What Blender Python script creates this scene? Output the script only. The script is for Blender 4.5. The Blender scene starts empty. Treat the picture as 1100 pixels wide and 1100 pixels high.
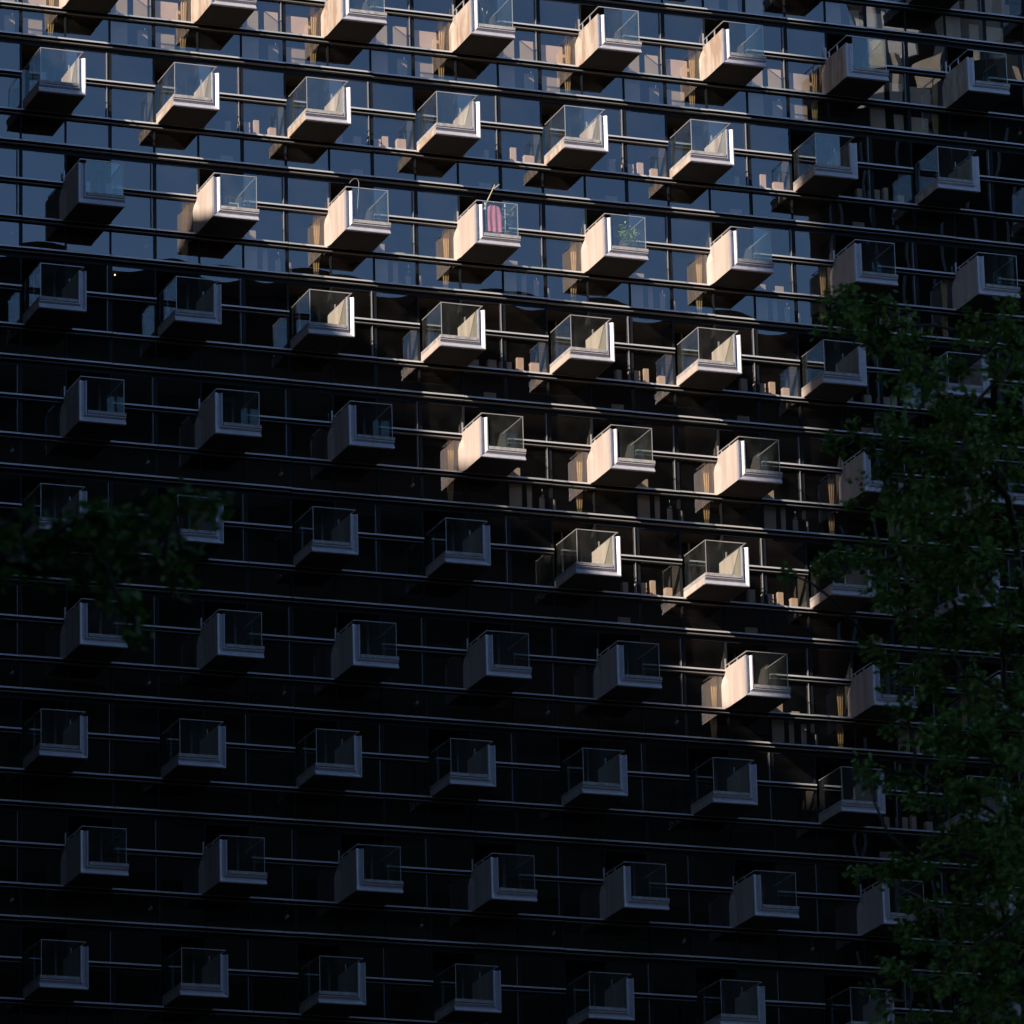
import bpy, bmesh, math, random
from mathutils import Vector, Matrix
random.seed(7)
scene = bpy.context.scene
COL = scene.collection
R = math.radians
# ------------------------------------------------------------------ dimensions (metres)
BAY, PANE, STOREY = 4.2, 1.4, 3.4272
DEP = 1.82            # how far a balcony stands out from the glass
WID = 1.447           # balcony width
Z0 = 71.11            # underside of the topmost full row of balconies
CAM = (-47.954, -165.202, 1.6)
SUN = Vector((-.7355, -.449, .5075)).normalized()
def zrow(k): return Z0 - k * STOREY
def mx(j): return PANE * j - .11      # mullion line j

# ------------------------------------------------------------------ materials
def new_mat(name):
    m = bpy.data.materials.new(name); m.use_nodes = True
    nt = m.node_tree; nt.nodes.clear()
    out = nt.nodes.new('ShaderNodeOutputMaterial')
    return m, nt, out
def principled(name, col, rough=.7, metal=0., noise=0., scale=3., bump=0., streak=False, spec=.5):
    m, nt, out = new_mat(name)
    b = nt.nodes.new('ShaderNodeBsdfPrincipled')
    b.inputs['Roughness'].default_value = rough; b.inputs['Metallic'].default_value = metal
    b.inputs['Specular IOR Level'].default_value = spec
    b.inputs['Base Color'].default_value = (*col, 1)
    nt.links.new(b.outputs[0], out.inputs[0])
    if noise or bump:
        g = nt.nodes.new('ShaderNodeNewGeometry')
        mp = nt.nodes.new('ShaderNodeMapping')
        if streak: mp.inputs['Scale'].default_value = (1, 1, .12)
        nt.links.new(g.outputs['Position'], mp.inputs[0])
        n = nt.nodes.new('ShaderNodeTexNoise'); n.inputs['Scale'].default_value = scale
        n.inputs['Detail'].default_value = 6; n.inputs['Roughness'].default_value = .6
        nt.links.new(mp.outputs[0], n.inputs['Vector'])
        if noise:
            r = nt.nodes.new('ShaderNodeMapRange')
            r.inputs[1].default_value = .3; r.inputs[2].default_value = .7
            r.inputs[3].default_value = 1 - noise; r.inputs[4].default_value = 1 + noise * .4
            nt.links.new(n.outputs[0], r.inputs[0])
            mu = nt.nodes.new('ShaderNodeMix'); mu.data_type = 'RGBA'; mu.blend_type = 'MULTIPLY'
            mu.inputs[0].default_value = 1; mu.inputs[6].default_value = (*col, 1)
            nt.links.new(r.outputs[0], mu.inputs[7]); nt.links.new(mu.outputs[2], b.inputs['Base Color'])
        if bump:
            bp = nt.nodes.new('ShaderNodeBump'); bp.inputs['Strength'].default_value = bump
            bp.inputs['Distance'].default_value = .01
            nt.links.new(n.outputs[0], bp.inputs['Height']); nt.links.new(bp.outputs[0], b.inputs['Normal'])
    return m
def glass(name, refl_tint, trans, f0, dust=0., power=5.):
    """coated glass sheet: mirror part by Schlick fresnel, the rest passes tinted"""
    m, nt, out = new_mat(name)
    lw = nt.nodes.new('ShaderNodeLayerWeight'); lw.inputs['Blend'].default_value = .5
    p = nt.nodes.new('ShaderNodeMath'); p.operation = 'POWER'; p.inputs[1].default_value = power
    nt.links.new(lw.outputs['Facing'], p.inputs[0])
    r = nt.nodes.new('ShaderNodeMapRange'); r.inputs[3].default_value = f0; r.inputs[4].default_value = 1
    nt.links.new(p.outputs[0], r.inputs[0])
    gl = nt.nodes.new('ShaderNodeBsdfGlossy'); gl.inputs['Color'].default_value = (*refl_tint, 1)
    gl.inputs['Roughness'].default_value = 0.0
    tr = nt.nodes.new('ShaderNodeBsdfTransparent'); tr.inputs['Color'].default_value = (*trans, 1)
    mi = nt.nodes.new('ShaderNodeMixShader')
    nt.links.new(r.outputs[0], mi.inputs[0]); nt.links.new(tr.outputs[0], mi.inputs[1]); nt.links.new(gl.outputs[0], mi.inputs[2])
    df = nt.nodes.new('ShaderNodeBsdfDiffuse'); df.inputs['Color'].default_value = (.64, .60, .54, 1)
    m2 = nt.nodes.new('ShaderNodeMixShader'); m2.inputs[0].default_value = dust
    nt.links.new(mi.outputs[0], m2.inputs[1]); nt.links.new(df.outputs[0], m2.inputs[2])
    g = nt.nodes.new('ShaderNodeNewGeometry'); n = nt.nodes.new('ShaderNodeTexNoise'); n.inputs['Scale'].default_value = 1.7; n.inputs['Detail'].default_value = 5
    nt.links.new(g.outputs['Position'], n.inputs['Vector'])
    mr = nt.nodes.new('ShaderNodeMapRange'); mr.inputs[1].default_value = .35; mr.inputs[2].default_value = .7; mr.inputs[3].default_value = dust * .4; mr.inputs[4].default_value = dust * 1.7
    nt.links.new(n.outputs[0], mr.inputs[0]); nt.links.new(mr.outputs[0], m2.inputs[0])
    nt.links.new(m2.outputs[0], out.inputs[0])
    return m
def leaf_mat(name, a, b):
    m, nt, out = new_mat(name)
    g = nt.nodes.new('ShaderNodeNewGeometry')
    ramp = nt.nodes.new('ShaderNodeMix'); ramp.data_type = 'RGBA'
    ramp.inputs[6].default_value = (*a, 1); ramp.inputs[7].default_value = (*b, 1)
    nt.links.new(g.outputs['Random Per Island'], ramp.inputs[0])
    d = nt.nodes.new('ShaderNodeBsdfPrincipled'); d.inputs['Roughness'].default_value = .6; d.inputs['Specular IOR Level'].default_value = .25
    nt.links.new(ramp.outputs[2], d.inputs['Base Color'])
    t = nt.nodes.new('ShaderNodeBsdfTranslucent'); nt.links.new(ramp.outputs[2], t.inputs['Color'])
    mi = nt.nodes.new('ShaderNodeMixShader'); mi.inputs[0].default_value = .3
    nt.links.new(d.outputs[0], mi.inputs[1]); nt.links.new(t.outputs[0], mi.inputs[2]); nt.links.new(mi.outputs[0], out.inputs[0])
    return m

def weathered(name):
    m = principled(name, (.60, .47, .38), .85, noise=.35, scale=3.2, bump=.25, streak=True)
    nt = m.node_tree; b = next(n for n in nt.nodes if n.type == 'BSDF_PRINCIPLED')
    src = b.inputs['Base Color'].links[0].from_socket
    g = nt.nodes.new('ShaderNodeNewGeometry'); mp = nt.nodes.new('ShaderNodeMapping'); mp.inputs['Scale'].default_value = (2.4, 2.4, .7)
    n = nt.nodes.new('ShaderNodeTexNoise'); n.inputs['Scale'].default_value = 1.3; n.inputs['Detail'].default_value = 7
    nt.links.new(g.outputs['Position'], mp.inputs[0]); nt.links.new(mp.outputs[0], n.inputs['Vector'])
    r = nt.nodes.new('ShaderNodeMapRange'); r.inputs[1].default_value = .46; r.inputs[2].default_value = .62; r.inputs[4].default_value = .85
    nt.links.new(n.outputs[0], r.inputs[0])
    mx_ = nt.nodes.new('ShaderNodeMix'); mx_.data_type = 'RGBA'; nt.links.new(r.outputs[0], mx_.inputs[0])
    nt.links.new(src, mx_.inputs[6]); mx_.inputs[7].default_value = (.36, .235, .165, 1)
    nt.links.new(mx_.outputs[2], b.inputs['Base Color']); return m

M = dict(
    concrete=principled('clean_concrete', (.61, .48, .405), .8, noise=.26, scale=2.8, bump=.15, streak=True),
    stained=weathered('weathered_concrete'),
    soffit=principled('soffit_shade_dark', (.030, .024, .02), .85, noise=.2, scale=2),  # near black: the shade of the underside is put into the colour
    trim=principled('painted_trim', (.56, .53, .56), .45, metal=.28, noise=.14, scale=7, spec=.5),
    curb=principled('stone_curb', (.44, .40, .38), .8, noise=.45, scale=6, bump=.2),
    metal=principled('ledge_aluminium', (.72, .685, .675), .40, metal=.35),
    lip=principled('lip_shade_dark', (.20, .19, .185), .6, spec=.1),  # ledge metal darkened so the lip looks shaded
    post=principled('grey_post', (.30, .29, .29), .45, metal=.2),
    dark=principled('dark_frame', (.012, .013, .015), .5, spec=.2),
    rail=principled('brushed_rail', (.62, .58, .55), .35, metal=.5),
    glass=glass('tinted_facade_glass', (.86, .88, .92), (.86, .84, .79), .165, .005),
    guard=glass('clear_guard_glass', (.85, .95, 1.), (.86, .90, .88), .09, .014),
    door=glass('door_glass', (.85, .95, 1.), (.3, .33, .33), .10, .01),
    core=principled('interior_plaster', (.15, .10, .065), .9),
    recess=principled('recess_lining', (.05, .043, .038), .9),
    curtain=principled('gold_curtain', (.62, .40, .19), .85, noise=.2, scale=5.),
    blind=principled('interior_blind', (.74, .54, .42), .85, noise=.12, scale=2.),
    white=principled('white_enamel', (.8, .78, .76), .5),
    asphalt=principled('asphalt', (.04, .04, .042), .9, noise=.3, scale=.6, bump=.2),
    paving=principled('paving', (.16, .15, .14), .9, noise=.3, scale=.8),
    tower_dark=principled('neighbour_glass', (.014, .011, .008), .5, spec=.1, noise=.3, scale=.2),
    tower_mid=principled('neighbour_cladding', (.036, .029, .023), .85, noise=.3, scale=.2),
    fin=principled('neighbour_fin', (.24, .25, .28), .6),
    sandstone=principled('neighbour_stone', (.78, .66, .53), .9, noise=.25, scale=1.2, bump=.3),
    bark=principled('bark', (.045, .035, .028), .9, noise=.4, scale=9, bump=.6),
    leaf=leaf_mat('leaf', (.045, .110, .018), (.12, .21, .035)),
    leaf_far=leaf_mat('leaf_deep', (.035, .090, .014), (.075, .15, .024)),
    pink=principled('pink_cloth', (.97, .30, .40), .75, noise=.12, scale=12),
    green=leaf_mat('pot_leaf', (.30, .44, .10), (.55, .62, .20)),
    pale=leaf_mat('pale_leaf', (.35, .40, .36), (.55, .58, .52)),
    pot=principled('clay_pot', (.20, .15, .12), .8, noise=.2, scale=9),
    wood=principled('bamboo', (.50, .38, .24), .6),
)

# ------------------------------------------------------------------ mesh helpers
class MB:
    def __init__(s): s.v = []; s.f = []; s.sm = []; s.alt = {}
    def quad(s, *p, smooth=False):
        b = len(s.v); s.v += [tuple(q) for q in p]; s.f.append(tuple(range(b, b + len(p)))); s.sm.append(smooth); return s
    def box(s, x0, x1, y0, y1, z0, z1):
        b = len(s.v)
        s.v += [(x0, y0, z0), (x1, y0, z0), (x1, y1, z0), (x0, y1, z0), (x0, y0, z1), (x1, y0, z1), (x1, y1, z1), (x0, y1, z1)]
        for f in ((0, 3, 2, 1), (4, 5, 6, 7), (0, 1, 5, 4), (1, 2, 6, 5), (2, 3, 7, 6), (3, 0, 4, 7)):
            s.f.append(tuple(b + i for i in f)); s.sm.append(False)
        return s
    def tube(s, pts, rad, n=6, smooth=True):
        pts = [Vector(p) for p in pts]
        if not isinstance(rad, (list, tuple)): rad = [rad] * len(pts)
        rings = []
        for i, p in enumerate(pts):
            t = (pts[min(i + 1, len(pts) - 1)] - pts[max(i - 1, 0)]).normalized()
            a = t.orthogonal().normalized() if i == 0 else (last - t * last.dot(t)).normalized()
            last = a; c = t.cross(a)
            b = len(s.v); rings.append(b)
            for k in range(n):
                an = 2 * math.pi * k / n
                s.v.append(tuple(p + (a * math.cos(an) + c * math.sin(an)) * rad[i]))
        for r0, r1 in zip(rings, rings[1:]):
            for k in range(n):
                s.f.append((r0 + k, r0 + (k + 1) % n, r1 + (k + 1) % n, r1 + k)); s.sm.append(smooth)
        s.f.append(tuple(rings[0] + k for k in reversed(range(n)))); s.sm.append(False)
        s.f.append(tuple(rings[-1] + k for k in range(n))); s.sm.append(False)
        return s
    def lathe(s, prof, cx=0, cy=0, n=14):
        b = len(s.v)
        for r, z in prof:
            for k in range(n):
                a = 2 * math.pi * k / n; s.v.append((cx + r * math.cos(a), cy + r * math.sin(a), z))
        for i in range(len(prof) - 1):
            for k in range(n):
                s.f.append((b + i * n + k, b + i * n + (k + 1) % n, b + (i + 1) * n + (k + 1) % n, b + (i + 1) * n + k)); s.sm.append(True)
        return s
    def mirrored(s):
        o = MB(); o.v = [(-x, y, z) for x, y, z in s.v]; o.f = [tuple(reversed(f)) for f in s.f]; o.sm = list(s.sm); return o
    def add(s, other, dx=0, dy=0, dz=0):
        b = len(s.v); s.v += [(x + dx, y + dy, z + dz) for x, y, z in other.v]
        s.alt.update({len(s.f) + i: v for i, v in other.alt.items()}); s.f += [tuple(b + i for i in f) for f in other.f]; s.sm += other.sm; return s
    def mesh(s, name, mat):
        me = bpy.data.meshes.new(name); me.from_pydata(s.v, [], s.f); me.materials.append(mat)
        me.polygons.foreach_set('use_smooth', s.sm)
        if s.alt:
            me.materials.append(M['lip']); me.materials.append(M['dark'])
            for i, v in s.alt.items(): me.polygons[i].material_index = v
        me.update(); return me
def link(name, data, parent=None, loc=(0, 0, 0)):
    o = bpy.data.objects.new(name, data); COL.objects.link(o); o.location = loc
    if parent: o.parent = parent
    return o
def empty(name, loc=(0, 0, 0), parent=None):
    o = link(name, None, parent, loc); o.empty_display_size = .3; return o
def tag(o, label=None, cat=None, group=None, kind=None):
    for k, v in (('label', label), ('category', cat), ('group', group), ('kind', kind)):
        if v: o[k] = v
    return o

# ------------------------------------------------------------------ the balcony: local x runs inward from the outer face of its solid wall
def sweep_L(prof, x_end, h):
    """front channel swept up the wall and along the floor edge with a mitred corner; prof = (u from outer edge, depth)"""
    m = MB(); F = -DEP
    for (u0, d0), (u1, d1) in zip(prof, prof[1:]):
        m.quad((u0, F + d0, u0), (u0, F + d0, h), (u1, F + d1, h), (u1, F + d1, u1))       # up the wall
        m.quad((u0, F + d0, u0), (u1, F + d1, u1), (x_end, F + d1, u1), (x_end, F + d0, u0))  # along the floor
    # closing faces at the top and the open end
    top = [(u, F + d, h) for u, d in prof] + [(prof[-1][0], F + .12, h), (0, F + .12, h)]
    m.quad(*reversed(top))
    end = [(x_end, F + d, u) for u, d in prof] + [(x_end, F + .12, prof[-1][0]), (x_end, F + .12, 0)]
    m.quad(*end)
    # outer skin, underside, inner returns
    m.quad((0, F, 0), (0, F + .12, 0), (0, F + .12, h), (0, F, h))
    m.quad((0, F, 0), (x_end, F, 0), (x_end, F + .12, 0), (0, F + .12, 0))
    u, d = prof[-1]
    m.quad((u, F + d, u), (u, F + d, h), (u, F + .12, h), (u, F + .12, u))
    m.quad((u, F + d, u), (u, F + .12, u), (x_end, F + .12, u), (x_end, F + d, u))
    return m
def balcony_parts(H, slack):
    w, F = WID, -DEP
    P = {}
    # solid wall with a slightly flared root at the glass
    a = MB()
    ys = [F + .12, -.42, -.006]; zs = [0, .75, H - .003]
    fl = [[0, 0, 0], [0, 0, 0], [-.075, -.075, .03]]
    for i in range(2):
        for j in range(2):
            a.quad((fl[i][j], ys[i], zs[j]), (fl[i + 1][j], ys[i + 1], zs[j]), (fl[i + 1][j + 1], ys[i + 1], zs[j + 1]), (fl[i][j + 1], ys[i], zs[j + 1]))
    ti = .235
    a.quad((ti, ys[2], .2), (ti, ys[0], .2), (ti, ys[0], zs[2]), (ti, ys[2], zs[2]))
    a.quad((0, ys[0], zs[2]), (0, ys[1], zs[2]), (fl[2][2], ys[2], zs[2]), (ti, ys[2], zs[2]), (ti, ys[0], zs[2]))
    a.quad((0, ys[0], .005), (ti, ys[0], .005), (ti, ys[2], .005), (fl[2][0], ys[2], .005), (0, ys[1], .005))
    a.quad((0, ys[0], 0), (0, ys[0], zs[2]), (ti, ys[0], zs[2]), (ti, ys[0], 0))
    a.quad((fl[2][0], ys[2], 0), (ti, ys[2], 0), (ti, ys[2], zs[2]), (fl[2][2], ys[2], zs[2]))
    P['side_wall'] = (a, 'concrete')
    # floor: its open edge face is pale, so the slab body is one part and the soffit, coloured dark for its shade, another
    b = MB().box(ti + .003, w, F + .123, -.006, .02, .235)
    P['floor_slab'] = (b, 'concrete')
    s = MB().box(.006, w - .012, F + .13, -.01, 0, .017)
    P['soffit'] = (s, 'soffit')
    prof = [(0, 0), (.028, 0), (.105, .062), (.15, .066), (.205, .004), (.235, .004)]
    P['front_trim'] = (sweep_L(prof, w, H), 'trim')
    # stone curb under the glass, along the front and back along the open side
    c = MB()
    x0, x1 = .262, w + .004
    c.box(x0, x1, F - .015, F + .13, .252, .35)
    c.box(x1 - .13, x1 - .002, F + .133, -.02, .238, .348)
    P['curb'] = (c, 'curb')
    gx = w - .05; gy = F + .055
    P['front_glass'] = (MB().box(.25, gx, gy, gy + .012, .352, 1.385), 'guard')
    P['side_glass'] = (MB().box(gx - .012, gx, gy + .016, -.03, .352, 1.385), 'guard')
    r = MB()
    r.box(.05, gx + .006, gy - .008, gy + .024, 1.388, 1.41)
    r.box(gx - .022, gx + .008, gy + .026, -.03, 1.388, 1.41)
    r.box(.05, .085, gy + .026, -.03, 1.386, 1.408)
    P['handrail'] = (r, 'rail')
    for q, y in enumerate((-.35, -1.0)): P['rail_post:%d' % q] = (MB().box(.052, .083, y - .02, y + .02, H - .002, 1.385), 'rail')
    P['end_post'] = (MB().box(.02, .055, -.15, -.10, H - .004, 1.60), 'rail')
    # far corner edge of the glass
    P['corner_seam'] = (MB().box(gx - .014, gx + .003, gy - .004, gy + .015, .352, 1.386), 'rail')
    return P
def row_height(k): return 1.13 if k <= 0 else (1.19 if k == 1 else 1.265)
BAL = {}
for kind in 'AB':
    for H in (1.13, 1.19, 1.265):
        d = {}
        for n, (mb, mat) in balcony_parts(H, 0).items():
            if mat == 'concrete' and H < 1.2: mat = 'stained'
            d[n] = (mb.mirrored() if kind == 'A' else mb, mat)
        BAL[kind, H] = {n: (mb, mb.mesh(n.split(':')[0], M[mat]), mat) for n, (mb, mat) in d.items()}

# ------------------------------------------------------------------ the window unit: one bay of one storey (three panes wide, three bands high)
Z_LO, Z_T2, Z_T1, Z_SP, Z_TOP = -.95, .03, 1.245, 2.17, 2.4772
def pane(mb, x0, x1, z0, z1, rnd):
    """slightly pillowed and tilted sheet, so that what it mirrors bends as in real glass"""
    n = 6; amp = rnd.uniform(.0003, .0008); tx = rnd.gauss(0, .0010); tz = rnd.gauss(0, .0009); tw = rnd.gauss(0, .0004)
    b = len(mb.v)
    for j in range(n + 1):
        for i in range(n + 1):
            u, v = i / n * 2 - 1, j / n * 2 - 1
            y = -amp * (1 - u * u) * (1 - v * v) + tx * u + tz * v + tw * u * v
            mb.v.append((x0 + (x1 - x0) * i / n, y, z0 + (z1 - z0) * j / n))
    for j in range(n):
        for i in range(n):
            k = b + j * (n + 1) + i
            mb.f.append((k, k + 1, k + n + 2, k + n + 1)); mb.sm.append(True)
def ledge(mb, x0, x1, z, step=PANE * 2):
    """one channel: a projecting top plate, a web on the glass and a thin lower lip; notched where its sections meet"""
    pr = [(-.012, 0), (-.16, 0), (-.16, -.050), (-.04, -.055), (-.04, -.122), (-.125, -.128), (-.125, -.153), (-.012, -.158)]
    st = [(x0, 0, 0)]; x = x0 + step
    jit = 0
    while x < x1 - .3:
        st += [(x - .011, 0, jit), (x - .010, .05, jit)]
        jit = rndl.gauss(0, .0035)
        st += [(x + .010, .05, jit), (x + .011, 0, jit)]; x += step
    st.append((x1, 0, jit)); n = len(pr); b = len(mb.v)
    for x, sh, j in st: mb.v += [(x, min(-.012, y + sh), z + q + j) for y, q in pr]
    for r in range(len(st) - 1):
        c = b + r * n
        for i in range(n):
            j = (i + 1) % n
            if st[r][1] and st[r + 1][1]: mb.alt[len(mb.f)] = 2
            elif i >= 2: mb.alt[len(mb.f)] = 1 if i in (4, 5, 6) else 2  # shade painted in: near-black web and plate underside, dimmed lip
            mb.f.append((c + i, c + j, c + n + j, c + n + i)); mb.sm.append(False)
    e = b + (len(st) - 1) * n
    mb.f.append(tuple(b + i for i in reversed(range(n)))); mb.f.append(tuple(e + i for i in range(n))); mb.sm += [False, False]
rndl = random.Random(12)
def unit_parts(kind, rnd):
    """local x = 0 at the mullion left of the balcony pane"""
    g, fr, tr, po = MB(), MB(), MB(), MB()
    e = .035
    for c in range(3):
        x0, x1 = c * PANE + e, (c + 1) * PANE - e
        pane(g, x0, x1, Z_LO + .05, Z_T2 - .06, rnd)
        if c:
            pane(g, x0, x1, Z_T2 + .02, Z_T1 - .06, rnd); pane(g, x0, x1, Z_T1 + .02, Z_SP, rnd)
    for c in range(3):
        x = c * PANE; wd = .05 if c == 2 else .028
        fr.box(x - wd, x + wd, -.03, .06, Z_LO + .01, Z_SP + .001)
    for z in (Z_T2, Z_T1):
        fr.box(e - .007 if z == Z_T2 else PANE, 3 * PANE - e + .007, -.010, .05, z - .17, z + .02)
    # ledges: the lower runs through, the upper stops at the balcony
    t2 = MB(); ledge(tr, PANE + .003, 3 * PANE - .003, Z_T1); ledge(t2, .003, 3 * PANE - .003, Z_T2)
    # thin opening-light post one pane right of the balcony, and the post beside the balcony
    x = 2 * PANE - .115
    po.box(x - .008, x + .008, -.075, -.02, Z_T2 + .005, Z_T1 - .16)
    po.box(x - .008, x + .008, -.075, -.02, Z_T1 + .005, Z_SP)
    return dict(glazing=(g, 'glass'), mullion=(fr, 'dark'), transom_ledge=(tr, 'metal'), sill_ledge=(t2, 'metal'), fin=(po, 'post'))
def blind_mesh(kind, k, rv=None):
    rv = rv or random.Random(1); u_ = rv.uniform
    m = MB(); y = .10
    if k == 0:
        m.box(1.46, 2.0, y, y + .03, .06, .74); m.box(2.2, 2.64, y, y + .03, .06, .76)
        m.box(2.87, 3.62, y, y + .03, .06, .70); m.box(3.47, 3.9, y + .25, y + .27, .06, .62)
        m.box(1.46, 2.0, y, y + .03, Z_LO + .06, -.14); m.box(2.33, 2.66, y + .05, y + .08, Z_LO + .06, -.30); m.box(2.9, 3.5, y, y + .03, Z_LO + .06, -.34)
    elif kind == 'B':
        m.box(1.46, 1.88, y, y + .03, Z_LO + .06, -.14); m.box(2.05, 2.21, y, y + .03, Z_LO + .06, -.14)
        m.box(1.45, 1.78 + u_(-.1, .3), y, y + .03, .06, u_(.25, .5)); m.box(2.25, 2.5 + u_(0, .2), y + .2, y + .23, .06, u_(.15, .4))
        m.box(2.45, 2.62, y, y + .03, Z_LO + .06, u_(-.6, -.2)); m.box(2.92, 3.02, y + .1, y + .13, Z_LO + .06, -.5)
    else:
        for x0, x1, z1 in ((2.30, 2.50, .46), (2.74, 3.08, .48), (3.24, 3.38, .50), (3.70, 3.92, .46)):
            if u_(0, 1) < .85: m.box(x0 + u_(-.05, .04), x1 + u_(-.03, .07), y, y + .2, .06, z1 + u_(-.12, .10))
        if u_(0, 1) < .6: m.box(1.5, 1.5 + u_(.2, .6), y + .15, y + .18, .06, u_(.2, .5))
        m.box(2.2, 2.6, y + .2, y + .24, Z_LO + .06, -.62)
    return m
def curtain_mesh(k):
    """narrow drawn curtain beside the solid wall of the next balcony"""
    m = MB()
    for x0, x1, z0, z1 in ((3.70, 3.93, .06, 1.14), (3.66, 3.90, Z_LO + .06, -.14)):
        n = 10; b = len(m.v); mid = (x0 + x1) / 2
        for j in range(5):
            v = j / 4; z = z1 + (z0 - z1) * v; w = 1 - .55 * abs(v - .25) ** 1.2
            for i in range(n + 1):
                u = i / n; m.v.append((mid + (x0 - mid) * (1 - 2 * u) * w, .16 + .025 * math.sin(u * 19), z))
        for j in range(4):
            for i in range(n):
                q = b + j * (n + 1) + i; m.f.append((q, q + 1, q + n + 2, q + n + 1)); m.sm.append(True)
    return m
def lamp_mesh():
    m = MB()
    m.tube([(2.62, .3, -.16), (2.62, .3, -.36)], .006, 5)
    m.tube([(2.57, .26, -.45), (2.66, .33, -.36)], .045, 8)
    return m
rndm = random.Random(3)
UNIT = {}
for kind in 'AB':
    UNIT[kind] = []
    for v in range(9):
        d = unit_parts(kind, rndm)
        UNIT[kind].append({n: (mb, mb.mesh(n, M[mat]), mat) for n, (mb, mat) in d.items()})
BLIND = {}
def blind_data(kind, k):
    key = ('zero', 0) if k == 0 else (kind, rndm.randrange(6))
    if key not in BLIND: BLIND[key] = blind_mesh(kind, k, random.Random(key[1] + 40)).mesh('interior_panel', M['blind'])
    return BLIND[key]
CURT = curtain_mesh(0).mesh('curtain', M['curtain'])
LAMP = lamp_mesh().mesh('spot_lamp', M['white'])
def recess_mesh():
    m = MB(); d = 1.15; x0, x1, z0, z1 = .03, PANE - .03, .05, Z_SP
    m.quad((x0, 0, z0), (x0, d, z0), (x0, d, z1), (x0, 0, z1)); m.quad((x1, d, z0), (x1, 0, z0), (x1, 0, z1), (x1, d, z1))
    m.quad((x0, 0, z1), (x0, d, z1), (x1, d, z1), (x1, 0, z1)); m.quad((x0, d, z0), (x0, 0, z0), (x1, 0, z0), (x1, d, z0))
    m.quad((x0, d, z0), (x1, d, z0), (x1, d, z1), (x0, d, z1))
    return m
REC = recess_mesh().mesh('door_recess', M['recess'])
DOOR = MB().box(.06, PANE - .06, 1.0, 1.012, .08, Z_SP - .05).mesh('door_leaf', M['door'])
DOORF = MB().box(.035, .10, .96, 1.05, .08, Z_SP - .02).box(PANE - .10, PANE - .035, .96, 1.05, .08, Z_SP - .02).box(.66, .72, .96, 1.05, .08, Z_SP - .02).mesh('door_frame', M['post'])

tower = empty('hotel_tower', (16, 0, 0))
tag(tower, 'dark glass tower facade with rows of box balconies, sunlit along a diagonal', 'building')
def under(name, data, parent, loc):  # location given in world, tower sits at (16,0,0)
    return link(name, data, parent, loc)
K0, K1, I0, I1 = 0, 9, -1, 8
def kind_of(k): return 'B' if k % 2 == 0 else 'A'
def unit_x(k, i): return mx(3 * i) if k % 2 == 0 else mx(3 * i - 1)
stuff = {}
def spill(mat, mb, dx, dz):
    stuff.setdefault(mat, MB()).add(mb, dx, 0, dz)
cols_out = list(range(-4, 13))
for k in range(-6, 21):
    for i in cols_out:
        kd = kind_of(k); U = UNIT[kd][rndm.randrange(9)]
        ux, z = unit_x(k, i), zrow(k)
        if K0 <= k <= K1 and I0 <= i <= I1:
            un = empty('window_unit', (ux - 16, 0, z), tower)
            for n in ('glazing', 'mullion', 'transom_ledge', 'sill_ledge', 'fin'): link(n, U[n][1], un)
            lit = z > 56.2 - .84 * (ux - 12.6) and ux < 25.5
            if lit: link('interior_panel', blind_data(kd, k), un)  # panels only in sunlit bays; shaded bays left without to keep them dark
            if kd == 'B': link('spot_lamp', LAMP, un)
            if kd == 'B' and z > 52.5 - .84 * (ux - 12.6) and ux < 25.5: link('curtain', CURT, un)  # curtains too are left out of shaded bays to keep them dark
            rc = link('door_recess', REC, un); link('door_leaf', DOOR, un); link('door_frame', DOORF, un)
        elif -3 <= k <= 12:
            for n in ('glazing', 'mullion', 'transom_ledge', 'sill_ledge', 'fin'): spill(U[n][2], U[n][0], ux - 16, z)
            spill('recess', recess_mesh(), ux - 16, z)
            spill('blind', blind_mesh(kd, 0 if k < 0 else k), ux - 16, z)
# balconies
ODD = {(2, 3): 'sunlit balcony with a pink garment behind its front glass', (2, 4): 'sunlit balcony with a green potted plant behind its front glass', (2, 2): 'sunlit balcony with a thin hooked pole rising from it'}
for k in range(-6, 21):
    for i in cols_out:
        kd = kind_of(k); H = row_height(k); x = BAY * i - (.231 if kd == 'B' else 0); z = zrow(k)
        if K0 <= k <= K1 and I0 <= i <= I1 and not (i == 8 and k > 3) and not (i == -1 and kd == 'A'):
            b = empty('balcony', (x - 16, 0, z), tower)
            if (k, i) in ODD: b['label'] = ODD[k, i]
            for n, (mb, me, mat) in BAL[kd, H].items(): link(n.split(':')[0], me, b)
        elif -3 <= k <= 12:
            for n, (mb, me, mat) in BAL[kd, H].items(): spill(mat, mb, x - 16, z)
# floor bands with their ledges, one per storey
for k in range(-6, 21):
    z = zrow(k) + Z_LO
    m = MB()
    m.box(-20, 52, -.006, .10, z - .31, z + .03)
    if not -3 <= k <= 12: m.box(-20, 52, -.02, -.012, z + .04, z + STOREY - .32)
    link('floor_band', m.mesh('floor_band', M['dark']), tower, (-16, 0, 0))
    if -3 <= k <= 12:
        lm = MB()
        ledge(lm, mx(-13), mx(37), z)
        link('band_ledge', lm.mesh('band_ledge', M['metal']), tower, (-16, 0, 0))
names = dict(glass='outer_glazing', metal='outer_ledges', post='outer_posts', dark='outer_mullions', concrete='outer_balcony_walls', stained='outer_weathered_walls', trim='outer_balcony_trim',
             curb='outer_balcony_curbs', guard='outer_guard_glass', rail='outer_handrails', soffit='outer_soffits', recess='outer_recesses', blind='outer_blinds')
for mat, mb in stuff.items():
    tag(link(names[mat], mb.mesh(names[mat], M[mat]), tower), kind='stuff')
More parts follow.
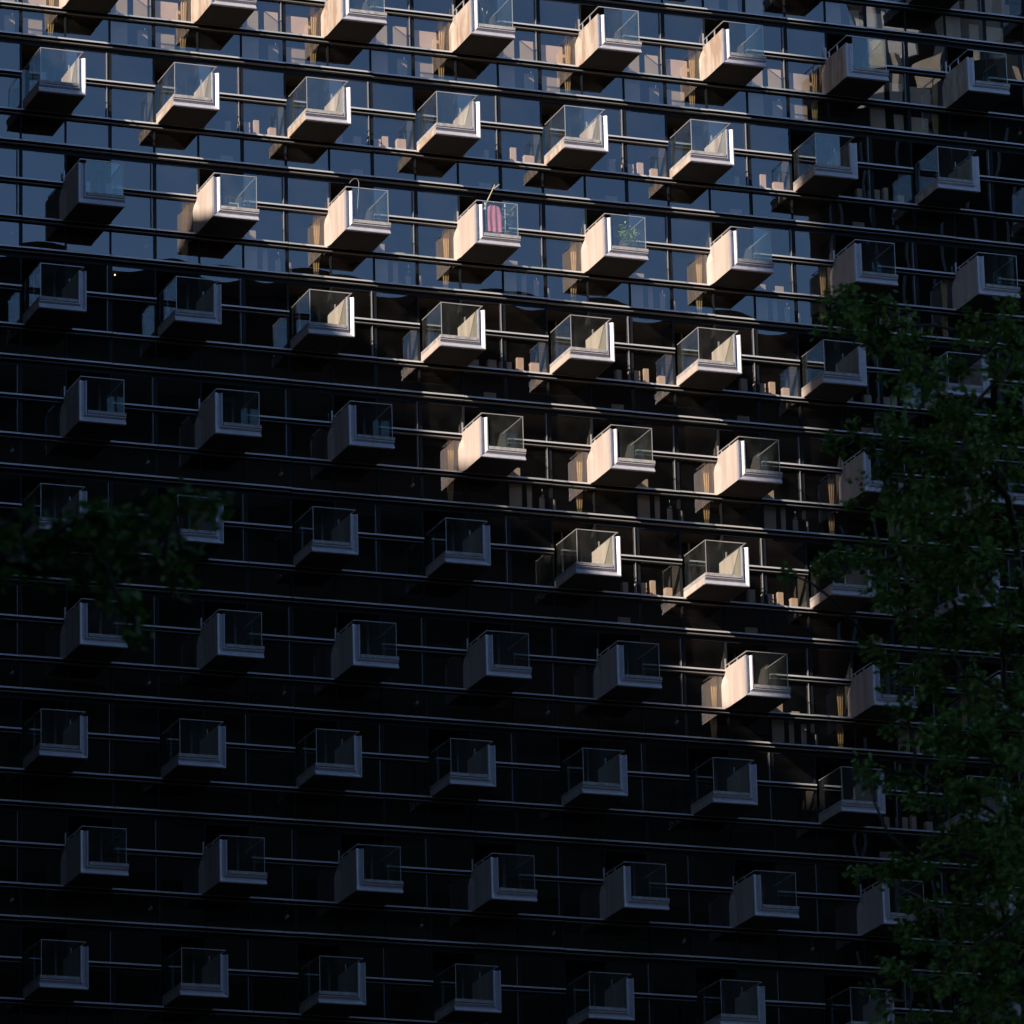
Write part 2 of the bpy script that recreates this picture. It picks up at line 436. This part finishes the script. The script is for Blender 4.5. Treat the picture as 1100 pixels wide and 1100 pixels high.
# floors, back wall, sides and roof of the tower
core = MB()
for k in range(-6, 21):
    z = zrow(k); core.box(-20, 52, .11, 4.0, z + Z_LO - .30, z + Z_LO - .02)
core.box(-20, 52, 4.003, 4.2, -0.0, Z0 + 28)
link('floor_plates', core.mesh('floor_plates', M['core']), tower, (-16, 0, 0))
cl = MB().box(-21, -20.003, -.05, 18, 0, Z0 + 24).box(52.003, 53, -.05, 18, 0, Z0 + 24).box(-20, 52, 4.203, 18, 0, Z0 + 23.9)
link('end_wall', cl.mesh('end_wall', M['tower_mid']), tower, (-16, 0, 0))

# ------------------------------------------------------------------ things on the balconies
def bal_pt(kd, k, i, x, y, z):
    ox = BAY * i - (.231 if kd == 'B' else 0)
    return Vector((ox + (x if kd == 'B' else -x), y, zrow(k) + z))
FLOOR = .235
# pink garment on a hanger rail (second-row balcony, fourth column)
def cloth(width, top, drop, folds, y0):
    m = MB(); n, r = 28, 10; b = 0
    for j in range(r + 1):
        v = j / r
        for i in range(n + 1):
            u = i / n
            half = width * (.36 + .14 * min(1, v * 3)) * (1 - .06 * v)
            y = y0 + .020 * math.sin(u * folds * 2 * math.pi + .4 * math.sin(v * 4)) * (.35 + .65 * v)
            z = top - drop * v - .05 * (abs(u - .5) * 2) ** 2 * (1 - v) * 2
            m.v.append(((u - .5) * 2 * half, y, z))
    for j in range(r):
        for i in range(n):
            k = j * (n + 1) + i; m.f.append((k, k + 1, k + n + 2, k + n + 1)); m.sm.append(True)
    return m
gp = bal_pt('B', 2, 3, .64, -1.70, FLOOR)
g = empty('garment', gp)
tag(g, 'bright pink garment hanging behind the glass of a sunlit balcony', 'garment')
link('cloth', cloth(.56, 1.10, .88, 3, 0).mesh('cloth', M['pink']), g)
link('hanger', MB().tube([(-.12, 0, 1.06), (0, 0, 1.12), (.12, 0, 1.06)], .008).tube([(0, 0, 1.12), (0, 0, 1.18)], .006).mesh('hanger', M['white']), g)
dr = empty('clothes_stand', bal_pt('B', 2, 3, .58, -1.64, FLOOR))
tag(dr, 'thin white clothes stand behind the pink garment on the sunlit balcony', 'clothes stand')
link('frame', MB().tube([(-.2, 0, 0), (-.2, 0, 1.17)], .012).tube([(.45, 0, 0), (.45, 0, 1.17)], .012).tube([(-.2, -.1, 1.172), (.45, -.1, 1.172)], .010).tube([(-.2, .05, .015), (-.2, -.1, 1.17)], .008).mesh('frame', M['white']), dr)
def leaf_quad(m, c, d, nrm, L, W):
    d = d.normalized(); s = d.cross(nrm)
    if s.length < 1e-4: s = d.orthogonal()
    s.normalize(); n2 = s.cross(d)
    b = len(m.v)
    m.v += [tuple(c), tuple(c + d * L * .35 + s * W * .5 - n2 * L * .04), tuple(c + d * L * .75 + s * W * .38 - n2 * L * .10), tuple(c + d * L - n2 * L * .18),
            tuple(c + d * L * .75 - s * W * .38 - n2 * L * .10), tuple(c + d * L * .35 - s * W * .5 - n2 * L * .04)]
    m.f += [(b, b + 1, b + 2, b + 3), (b, b + 3, b + 4, b + 5)]; m.sm += [False, False]
def pot_plant(name, loc, label, h, spread, nleaf, L, W, mat, seed, clumps):
    rn = random.Random(seed); e = empty(name, loc); tag(e, label, 'plant')
    link('pot', MB().lathe([(0, 0), (.11, 0), (.15, .24), (.16, .25), (.16, .28), (.14, .28), (.13, .24), (0, .24)]).mesh('pot', M['pot']), e)
    st, lf = MB(), MB()
    for cx, cz in clumps:
        tip = Vector((cx, rn.uniform(-.05, .05), cz))
        st.tube([(0, 0, .24), (tip.x * .5, 0, .24 + (tip.z - .24) * .6), tuple(tip)], [.012, .009, .005], 5)
        for q in range(nleaf):
            d = Vector((rn.gauss(0, 1), rn.gauss(0, 1), rn.gauss(.35, .6)))
            leaf_quad(lf, tip + Vector((rn.gauss(0, spread), rn.gauss(0, spread), rn.gauss(0, spread))), d, Vector((0, 0, 1)) + Vector((rn.gauss(0, .4), rn.gauss(0, .4), 0)), L * rn.uniform(.7, 1.2), W)
    link('stem', st.mesh('stem', M['bark']), e); link('leaves', lf.mesh('leaves', M[mat]), e)
pot_plant('potted_plant', bal_pt('B', 2, 4, .84, -1.55, FLOOR), 'green leafy potted plant behind the glass of a sunlit balcony', .9, .07, 26, .17, .05, 'green', 5, [(-.02, .80), (.12, .68), (.30, .56), (-.15, .5), (.05, .46)])
pot_plant('potted_plant', bal_pt('B', 2, 3, 1.12, -1.58, FLOOR), 'pale leaved potted plant beside the pink garment', .9, .05, 26, .16, .03, 'pale', 9, [(0, .98), (.10, .86), (-.08, .7), (.02, .55)])
# bamboo pole over the garment, and a hooked pole
tag(link('bamboo_pole', MB().tube([(.10, 0, 1.05), (.22, -.05, 1.36), (.44, -.12, 1.86)], [.022, .02, .018], 7).tube([(.40, -.11, 1.72), (.58, -.14, 1.88)], .02, 6).mesh('bamboo_pole', M['wood']), None, tuple(bal_pt('B', 2, 3, .36, -1.3, FLOOR))),
    'bamboo pole leaning up above the balcony with the pink garment', 'pole')
arc = [(0, 0, 0), (.05, 0, .8), (.10, 0, 1.45), (.11, 0, 1.62), (.08, 0, 1.72), (.02, 0, 1.76), (-.06, 0, 1.74), (-.14, 0, 1.66), (-.20, 0, 1.58)]
tag(link('hooked_pole', MB().tube(arc, .009, 6).mesh('hooked_pole', M['post']), None, tuple(bal_pt('B', 2, 2, .62, -1.0, FLOOR))),
    'thin grey pole bent into a hook rising above a sunlit balcony', 'pole')
# small wire chair
ch = empty('wire_chair', bal_pt('B', 2, 1, .72, -1.45, FLOOR)); tag(ch, 'small white wire chair behind the balcony glass left of the hooked pole', 'chair')
link('seat', MB().box(-.16, .16, -.16, .16, .30, .325).mesh('seat', M['white']), ch)
link('backrest', MB().tube([(-.15, .15, .33), (-.16, .19, .58), (-.08, .2, .64), (.08, .2, .64), (.16, .19, .58), (.15, .15, .33)], .012, 6).tube([(0, .16, .33), (0, .2, .63)], .008, 5).mesh('backrest', M['white']), ch)
for sx in (-1, 1):
    for sy in (-1, 1):
        link('leg', MB().tube([(.14 * sx, .14 * sy, .30), (.17 * sx, .17 * sy, 0)], .012, 6).mesh('leg', M['white']), ch)
# twig in a vase on a top-row balcony
tw = empty('dry_twig', bal_pt('B', 0, 3, .52, -1.5, FLOOR)); tag(tw, 'bare pale twig in a jar on the third top row balcony', 'plant')
link('jar', MB().lathe([(0, 0), (.07, 0), (.09, .1), (.05, .2), (.06, .24)]).mesh('jar', M['white']), tw)
link('stem', MB().tube([(0, 0, .2), (.04, 0, .5), (-.03, 0, .78)], .010, 5).tube([(.03, 0, .45), (.12, 0, .6), (.14, 0, .7)], .008, 5).tube([(.01, 0, .6), (-.08, 0, .66)], .007, 5).mesh('stem', M['white']), tw)

lm_, lnt, lout = new_mat('lit_bulb'); em = lnt.nodes.new('ShaderNodeEmission'); em.inputs[0].default_value = (1, .72, .45, 1); em.inputs[1].default_value = 2.2
lnt.links.new(em.outputs[0], lout.inputs[0])
cl_ = empty('ceiling_lamp', (1.56, .45, 62.9)); tag(cl_, 'tiny warm lit ceiling lamp glowing behind the dark glass near the left edge', 'lamp')
link('bulb', MB().lathe([(.001, -.026), (.018, -.018), (.024, 0), (.018, .018), (.001, .026)]).mesh('bulb', lm_), cl_)
link('stem', MB().tube([(0, 0, .027), (0, 0, .22)], .012, 6).mesh('stem', M['post']), cl_)

# ------------------------------------------------------------------ the street and the neighbours that shade, are mirrored or are added to block sky
gnd = MB().quad((-900, -900, 0), (900, -900, 0), (900, 900, 0), (-900, 900, 0))
tag(link('ground', gnd.mesh('ground', M['asphalt'])), kind='structure')
pv = MB().box(-60, 120, -12, -.4, .004, .13)
tag(link('pavement', pv.mesh('pavement', M['paving'])), kind='structure')
def block(name, loc, rz, w, d, h, label, wall, win, nx, nz, group=None):
    """plain neighbour with recessed window bands on all sides; x 0..w, y 0..d"""
    e = empty(name, loc); e.rotation_euler.z = rz; tag(e, label, 'building', group)
    link('wall', MB().box(0, w, 0, d, 0, h - 1).mesh('wall', M[wall]), e)
    link('roof', MB().box(-.2, w + .2, -.2, d + .2, h - 1, h).mesh('roof', M[wall]), e)
    wm = MB(); sz = (h - 6) / nz
    for a in range(nz):
        z = 4 + a * sz
        wm.box(1, w - 1, -.05, .2, z, z + sz * .6); wm.box(1, w - 1, d - .2, d + .05, z, z + sz * .6)
        wm.box(-.05, .2, 1, d - 1, z, z + sz * .6); wm.box(w - .2, w + .05, 1, d - 1, z, z + sz * .6)
    tag(link('window', wm.mesh('window', M[win]), e), kind='stuff')
    return e
# S1: its right-hand roof edge throws the long diagonal across the facade
A_ = -.32
D_MID, XM, ZM = 26., 13.0, 56.95       # a point of the diagonal (x, z on the glass)
x0 = XM - 1.638 * D_MID; z0 = ZM + 1.130 * D_MID
rot = math.atan2(-A_, 1.0)             # local -y runs along (A_, -1)
Dn, Df = 8., 44.
nearx = x0 + A_ * (Dn - D_MID)
dirv = Vector((A_, -1, 0)).normalized(); left = Vector((-1, 0, 0)).normalized()
L = (Df - Dn) * math.sqrt(1 + A_ * A_)
corner = Vector((nearx, -Dn, 0)) + dirv * L - Vector((math.cos(-rot), math.sin(-rot), 0)) * 24
block('office_block', tuple(corner), -rot, 24, L, z0, 'dark flat roofed office block across the street from the left end', 'tower_mid', 'tower_dark', 1, 18)
# S2: its edge bounds the sunlit strip on the right
Ds, XB = 50., 24.3
block('slab_tower', (XB - 1.638 * Ds, -Ds - 12, 0), 0, 30, 12, 240, 'tall dark slab tower behind the office block', 'tower_mid', 'tower_dark', 1, 60)
block('sky_block_tower', (-140, -32, 0), 0, 77, 40, 260, 'very tall dark tower added out of view to block sky beside the sun', 'tower_dark', 'tower_mid', 1, 60)  # unseen tower added to block the sky beside the sun
# R1: low roof mirrored in the glass;  T1: finned tower mirrored at the right
block('department_store', (6, -82, 0), 0, 54, 22, 85.4, 'long dark block facing the glass tower', 'tower_dark', 'tower_mid', 1, 20)
t1 = block('finned_tower', (62.14, -80.99, 0), R(29), 34, 24, 96, 'dark tower with pale vertical fins and a stone crown', 'tower_dark', 'tower_dark', 1, 22)
fm = MB()
for q in range(22):
    fm.box(1.0 + q * 1.5, 1.13 + q * 1.5, 24.06, 24.4, 88 - (q * 37 % 23), 94); fm.box(1.0 + q * 1.5, 1.13 + q * 1.5, 24.06, 24.4, 4, 80 - (q * 53 % 31))
tag(link('fin', fm.mesh('fin', M['fin']), t1), kind='stuff')
crown = empty('stone_crown', (0, 0, 96.2), t1)
for q in range(9):
    p = link('stone_panel', MB().box(0, 3.1, -.4, 0, 0, 2.2).mesh('stone_panel', M['sandstone']), crown, (1.2 + q * 3.4, 21.2, 0)); p.rotation_euler.z = R(36)
screen = empty('roof_screen', (0, 0, 98.8), t1)
for q in range(9):
    p = link('screen_panel', MB().box(0, 3.0, -.2, 0, 0, 3.4).mesh('screen_panel', M['white']), screen, (2.2 + q * 3.4, 20.2, 0)); p.rotation_euler.z = R(30)
cp = MB()
cp.box(2, 30, 4, 23, 5.6, 6.0)
for q in range(9): cp.tube([(3 + q * 3.2, 22.5, 0), (3.4 + q * 3.2, 22.8, 5.6)], .2, 8)
link('roof_canopy', cp.mesh('roof_canopy', M['fin']), t1, (0, 0, 96.2))
block('sky_block_side', (-62, -13, 0), 0, 29, 40, 165, 'dark tall block added left of the glass tower to block low sky', 'tower_dark', 'tower_mid', 1, 26)  # unseen block added to keep the left-facing walls dark
# ------------------------------------------------------------------ trees
def cam_axes():
    y, p, r = .35878, .30074, -.0249026
    f = Vector((math.sin(y) * math.cos(p), math.cos(y) * math.cos(p), math.sin(p)))
    rt = Vector((math.cos(y), -math.sin(y), 0)); up = rt.cross(f)
    return math.cos(r) * rt + math.sin(r) * up, -math.sin(r) * rt + math.cos(r) * up, f
RT, UP, FW = cam_axes()
def sight(px, py, dist):
    d = FW + RT * ((px - 550) / 6509.5) + UP * ((550 - py) / 6509.5)
    h = math.hypot(d.x, d.y); return Vector(CAM) + d * (dist / h)
def tree(name, label, base, trunk_top, clusters, L, W, dens, mat, seed, hub):
    rn = random.Random(seed); e = empty(name, base); tag(e, label, 'tree')
    b = Vector(base); tk = MB(); lf = MB()
    top = Vector(trunk_top) - b
    tk.tube([(0, 0, -.2), tuple(top * .25 + Vector((.1, .05, 0))), tuple(top * .55 + Vector((-.08, .1, 0))), tuple(top * .8), tuple(top)], [.42, .33, .25, .17, .07], 10)
    nodes = [(top * t, None) for t in hub]; nh = len(nodes)
    order = sorted(clusters, key=lambda q: min((q[0] - b - h[0]).length for h in nodes[:nh]))
    par, load = [None] * nh, [0] * nh
    for (c, rad, n) in order:
        c = c - b; dh = min((c - h[0]).length for h in nodes[:nh])
        best = min(range(len(nodes)), key=lambda q: (nodes[q][0] - c).length * (1.15 if q < nh else 1.) + max(0, nodes[q][0].z - c.z + .2) * .8)
        nodes.append((c, (rad, n))); par.append(best); load.append(0)
    for q in range(nh, len(nodes)):
        p = q
        while p is not None: load[p] += 1; p = par[p]
    for q in range(nh, len(nodes)):
        c, (rad, n) = nodes[q]; h = nodes[par[q]][0]; ln = (c - h).length
        r1 = min(.11, .007 * math.sqrt(load[q]) + .004); r0 = min(.13, .007 * math.sqrt(load[q] + .6) + .006)
        side = Vector((rn.gauss(0, .12), rn.gauss(0, .12), rn.gauss(.10, .08))) * ln
        side2 = side * .7 + Vector((rn.gauss(0, .06), rn.gauss(0, .06), rn.gauss(0, .06))) * ln
        mid = h.lerp(c, .55) + side
        tk.tube([tuple(h), tuple(h.lerp(c, .28) + side2), tuple(mid), tuple(h.lerp(c, .8) + side * .5), tuple(c)], [r0, r0 * .9 + r1 * .1, (r0 + r1) / 2, r1, r1 * .9], 6)
        ax = (c - mid).normalized()
        for w_ in range(max(2, int(n * dens / 20))):       # twigs of the spray, each with leaves along it
            d = (ax * rn.uniform(.1, .9) + Vector((rn.gauss(0, .7), rn.gauss(0, .7), rn.gauss(0, .4)))).normalized()
            s0 = c + Vector((rn.gauss(0, .38), rn.gauss(0, .38), rn.gauss(0, .30))) * rad
            ln2 = rad * rn.uniform(.5, 1.1)
            s1 = s0 + d * ln2 + Vector((0, 0, -.1 * ln2))
            tk.tube([tuple(c.lerp(mid, .1)), tuple(s0), tuple(s1)], [.006, .004, .002], 4)
            for w in range(20):
                t = rn.random() ** .8
                pp = s0.lerp(s1, t) + Vector((rn.gauss(0, .045), rn.gauss(0, .045), rn.gauss(0, .04)))
                ld = d * .4 + Vector((rn.gauss(0, .7), rn.gauss(0, .7), rn.gauss(-.15, .4)))
                leaf_quad(lf, pp, ld, Vector((rn.gauss(0, .6), rn.gauss(0, .6), 1)), L * rn.uniform(.55, 1.2), W * rn.uniform(.7, 1.2))
    link('trunk', tk.mesh('trunk', M['bark']), e); link('crown', lf.mesh('crown', M[mat]), e)
    return e
# the big tree at the right: crown sprays as they hang in front of the facade, and the rest of its crown out to the right
rn = random.Random(21); DT = 60.; PXM = 6509.5 / DT
cl = []
spr = [(890,332,24),(915,338,26),(945,332,26),(958,352,28),(980,372,30),(1000,398,32),(1012,430,36),
       (1045,350,28),(1075,345,28),(1095,370,34),(1080,400,30),(1040,395,22),
       (900,478,18),(925,468,22),(885,472,14),(955,462,22),(968,488,26),(950,520,30),(965,555,30),
       (1000,480,36),(1040,470,40),(1085,460,40),(1020,520,36),(1070,520,42),(1000,560,36),(1045,570,42),(1092,575,36),
       (850,618,14),(880,610,20),(905,604,24),(940,602,26),(975,600,32),(960,640,30),(1010,620,40),(1060,620,44),(1100,640,36),
       (985,665,34),(935,690,18),(1025,680,40),(1075,690,44),(960,715,20),(1000,730,34),(1050,745,42),(1095,760,40),
       (975,770,24),(1020,790,36),(1070,810,44),(940,838,18),(965,830,22),(1000,845,30),(1045,860,40),(1090,870,40),
       (930,938,16),(955,932,20),(985,925,26),(1015,910,34),(1060,925,44),(1100,930,36),
       (990,980,26),(1030,985,40),(1080,990,44),(955,1075,18),(975,1040,24),(1010,1045,36),(1055,1050,44),(1095,1060,40),(960,1100,24),(1000,1110,36),(1050,1115,44),(1095,1120,40)]
for px, py, r in spr:
    cl.append((sight(px, py, DT + rn.gauss(0, .8)), r / PXM * 1.15, int(1.0 * r * r / 7)))
for q in range(95):
    px, py = rn.uniform(1115, 1900), rn.uniform(250, 1500)
    if ((px - 1500) / 420) ** 2 + ((py - 880) / 640) ** 2 > 1: continue
    cl.append((sight(px, py, DT + rn.uniform(-3.4, 3.4)), rn.uniform(.4, .65), 150))
for q in range(26):
    cl.append((sight(rn.uniform(960, 1120), rn.uniform(1140, 1500), DT + rn.uniform(-2, 2)), .45, 150))
base = sight(1480, 900, DT); base.z = 0
tree('plane_tree', 'tall dark leafy tree in front of the right side of the tower', tuple(base), tuple(sight(1450, 420, DT)), cl, .086, .064, 1.6, 'leaf', 4, [.42, .5, .58, .66, .74, .82, .9])
# slab added to shade the trees; towers added behind the viewpoint block low sky
for xx, ww, hh, lab in ((-190, 78, 105, 'dark tower added behind the viewpoint to block sky, nearest the tree shading slab'),
                        (-108, 70, 122, 'tallest dark tower added to block sky, middle of the three behind the viewpoint'),
                        (-34, 72, 112, 'dark tower added behind the viewpoint to block sky, nearest the finned tower')):
    block('sky_block_rear', (xx, -216, 0), 0, ww, 26, hh, lab, 'tower_mid', 'tower_dark', 1, 40, 'added sky blockers behind the viewpoint')
bo = empty('tree_shade_slab', (-80, 0, 0)); tag(bo, 'thin dark slab added out of view to shade the trees', 'building')
link('wall', MB().box(0, 7, -182, -112, 0, 66).mesh('wall', M['tower_mid']), bo)
wn = MB()
for q in range(15): wn.box(7.002, 7.06, -180, -114, 3 + q * 4.2, 5.4 + q * 4.2)
tag(link('window', wn.mesh('window', M['tower_dark']), bo), kind='stuff')
# branch reaching in at the left
DL = 34.; PXL = 6509.5 / DL; cl = []
spr = [(18,585,26),(10,560,18),(45,590,28),(70,570,28),(95,556,30),(100,590,30),(130,565,30),(122,600,26),(155,556,26),(168,582,22),(190,548,20),(215,540,16),(232,536,11),
       (75,612,22),(30,612,20),(118,630,13),(134,652,9),(144,676,8),(172,612,13),(196,592,9),(195,620,8),(-20,590,34),(-30,630,30)]
for px, py, r in spr:
    cl.append((sight(px, py, DL + rn.gauss(0, .3)), r / PXL * 1.05, int(r * r / 9)))
for q in range(70):
    px, py = rn.uniform(-1000, -60), rn.uniform(420, 1250)
    if ((px + 520) / 480) ** 2 + ((py - 830) / 420) ** 2 > 1: continue
    cl.append((sight(px, py, DL + rn.uniform(-2.6, 2.6)), rn.uniform(.35, .55), 130))
base = sight(-560, 900, DL); base.z = 0
tree('street_tree', 'dark leafy branch reaching in from the left edge', tuple(base), tuple(sight(-540, 500, DL)), cl, .072, .054, 1.1, 'leaf_far', 8, [.45, .55, .65, .75, .85, .93])

# ------------------------------------------------------------------ light, sky, camera
w = bpy.data.worlds.new('World'); scene.world = w; w.use_nodes = True
nt = w.node_tree; bg = nt.nodes['Background']
sky = nt.nodes.new('ShaderNodeTexSky'); sky.sky_type = 'NISHITA'; sky.sun_disc = False
sky.sun_elevation = math.asin(SUN.z); sky.sun_rotation = math.atan2(SUN.x, SUN.y)
sky.air_density = 1.0; sky.dust_density = .2; sky.ozone_density = 5.0; sky.altitude = 50
nt.links.new(sky.outputs[0], bg.inputs[0]); bg.inputs[1].default_value = .125
sl = bpy.data.lights.new('sun', 'SUN'); sl.energy = 5.0; sl.angle = R(.5); sl.color = (1., .90, .79)
so = bpy.data.objects.new('sun', sl); COL.objects.link(so); so.location = (-150, -90, 140)
so.rotation_euler = (-SUN).to_track_quat('-Z', 'Y').to_euler()
cam = bpy.data.cameras.new('camera'); co = bpy.data.objects.new('camera', cam); COL.objects.link(co)
cam.sensor_width = 36; cam.sensor_fit = 'HORIZONTAL'; cam.lens = 6509.5 / 1100 * 36; cam.clip_end = 3000; cam.clip_start = .5
mw = Matrix((RT, UP, -FW)).transposed().to_4x4(); mw.translation = Vector(CAM); co.matrix_world = mw
scene.camera = co
cam.dof.use_dof = True; cam.dof.focus_distance = 182.; cam.dof.aperture_fstop = 6.2
vs = scene.view_settings; vs.view_transform = 'Standard'; vs.look = 'None'; vs.gamma = 1; vs.exposure = 0.6
scene.cycles.max_bounces = 8; scene.cycles.transparent_max_bounces = 24; scene.cycles.glossy_bounces = 4; scene.cycles.diffuse_bounces = 3
scene.cycles.use_denoising = True; scene.cycles.caustics_reflective = False; scene.cycles.caustics_refractive = False
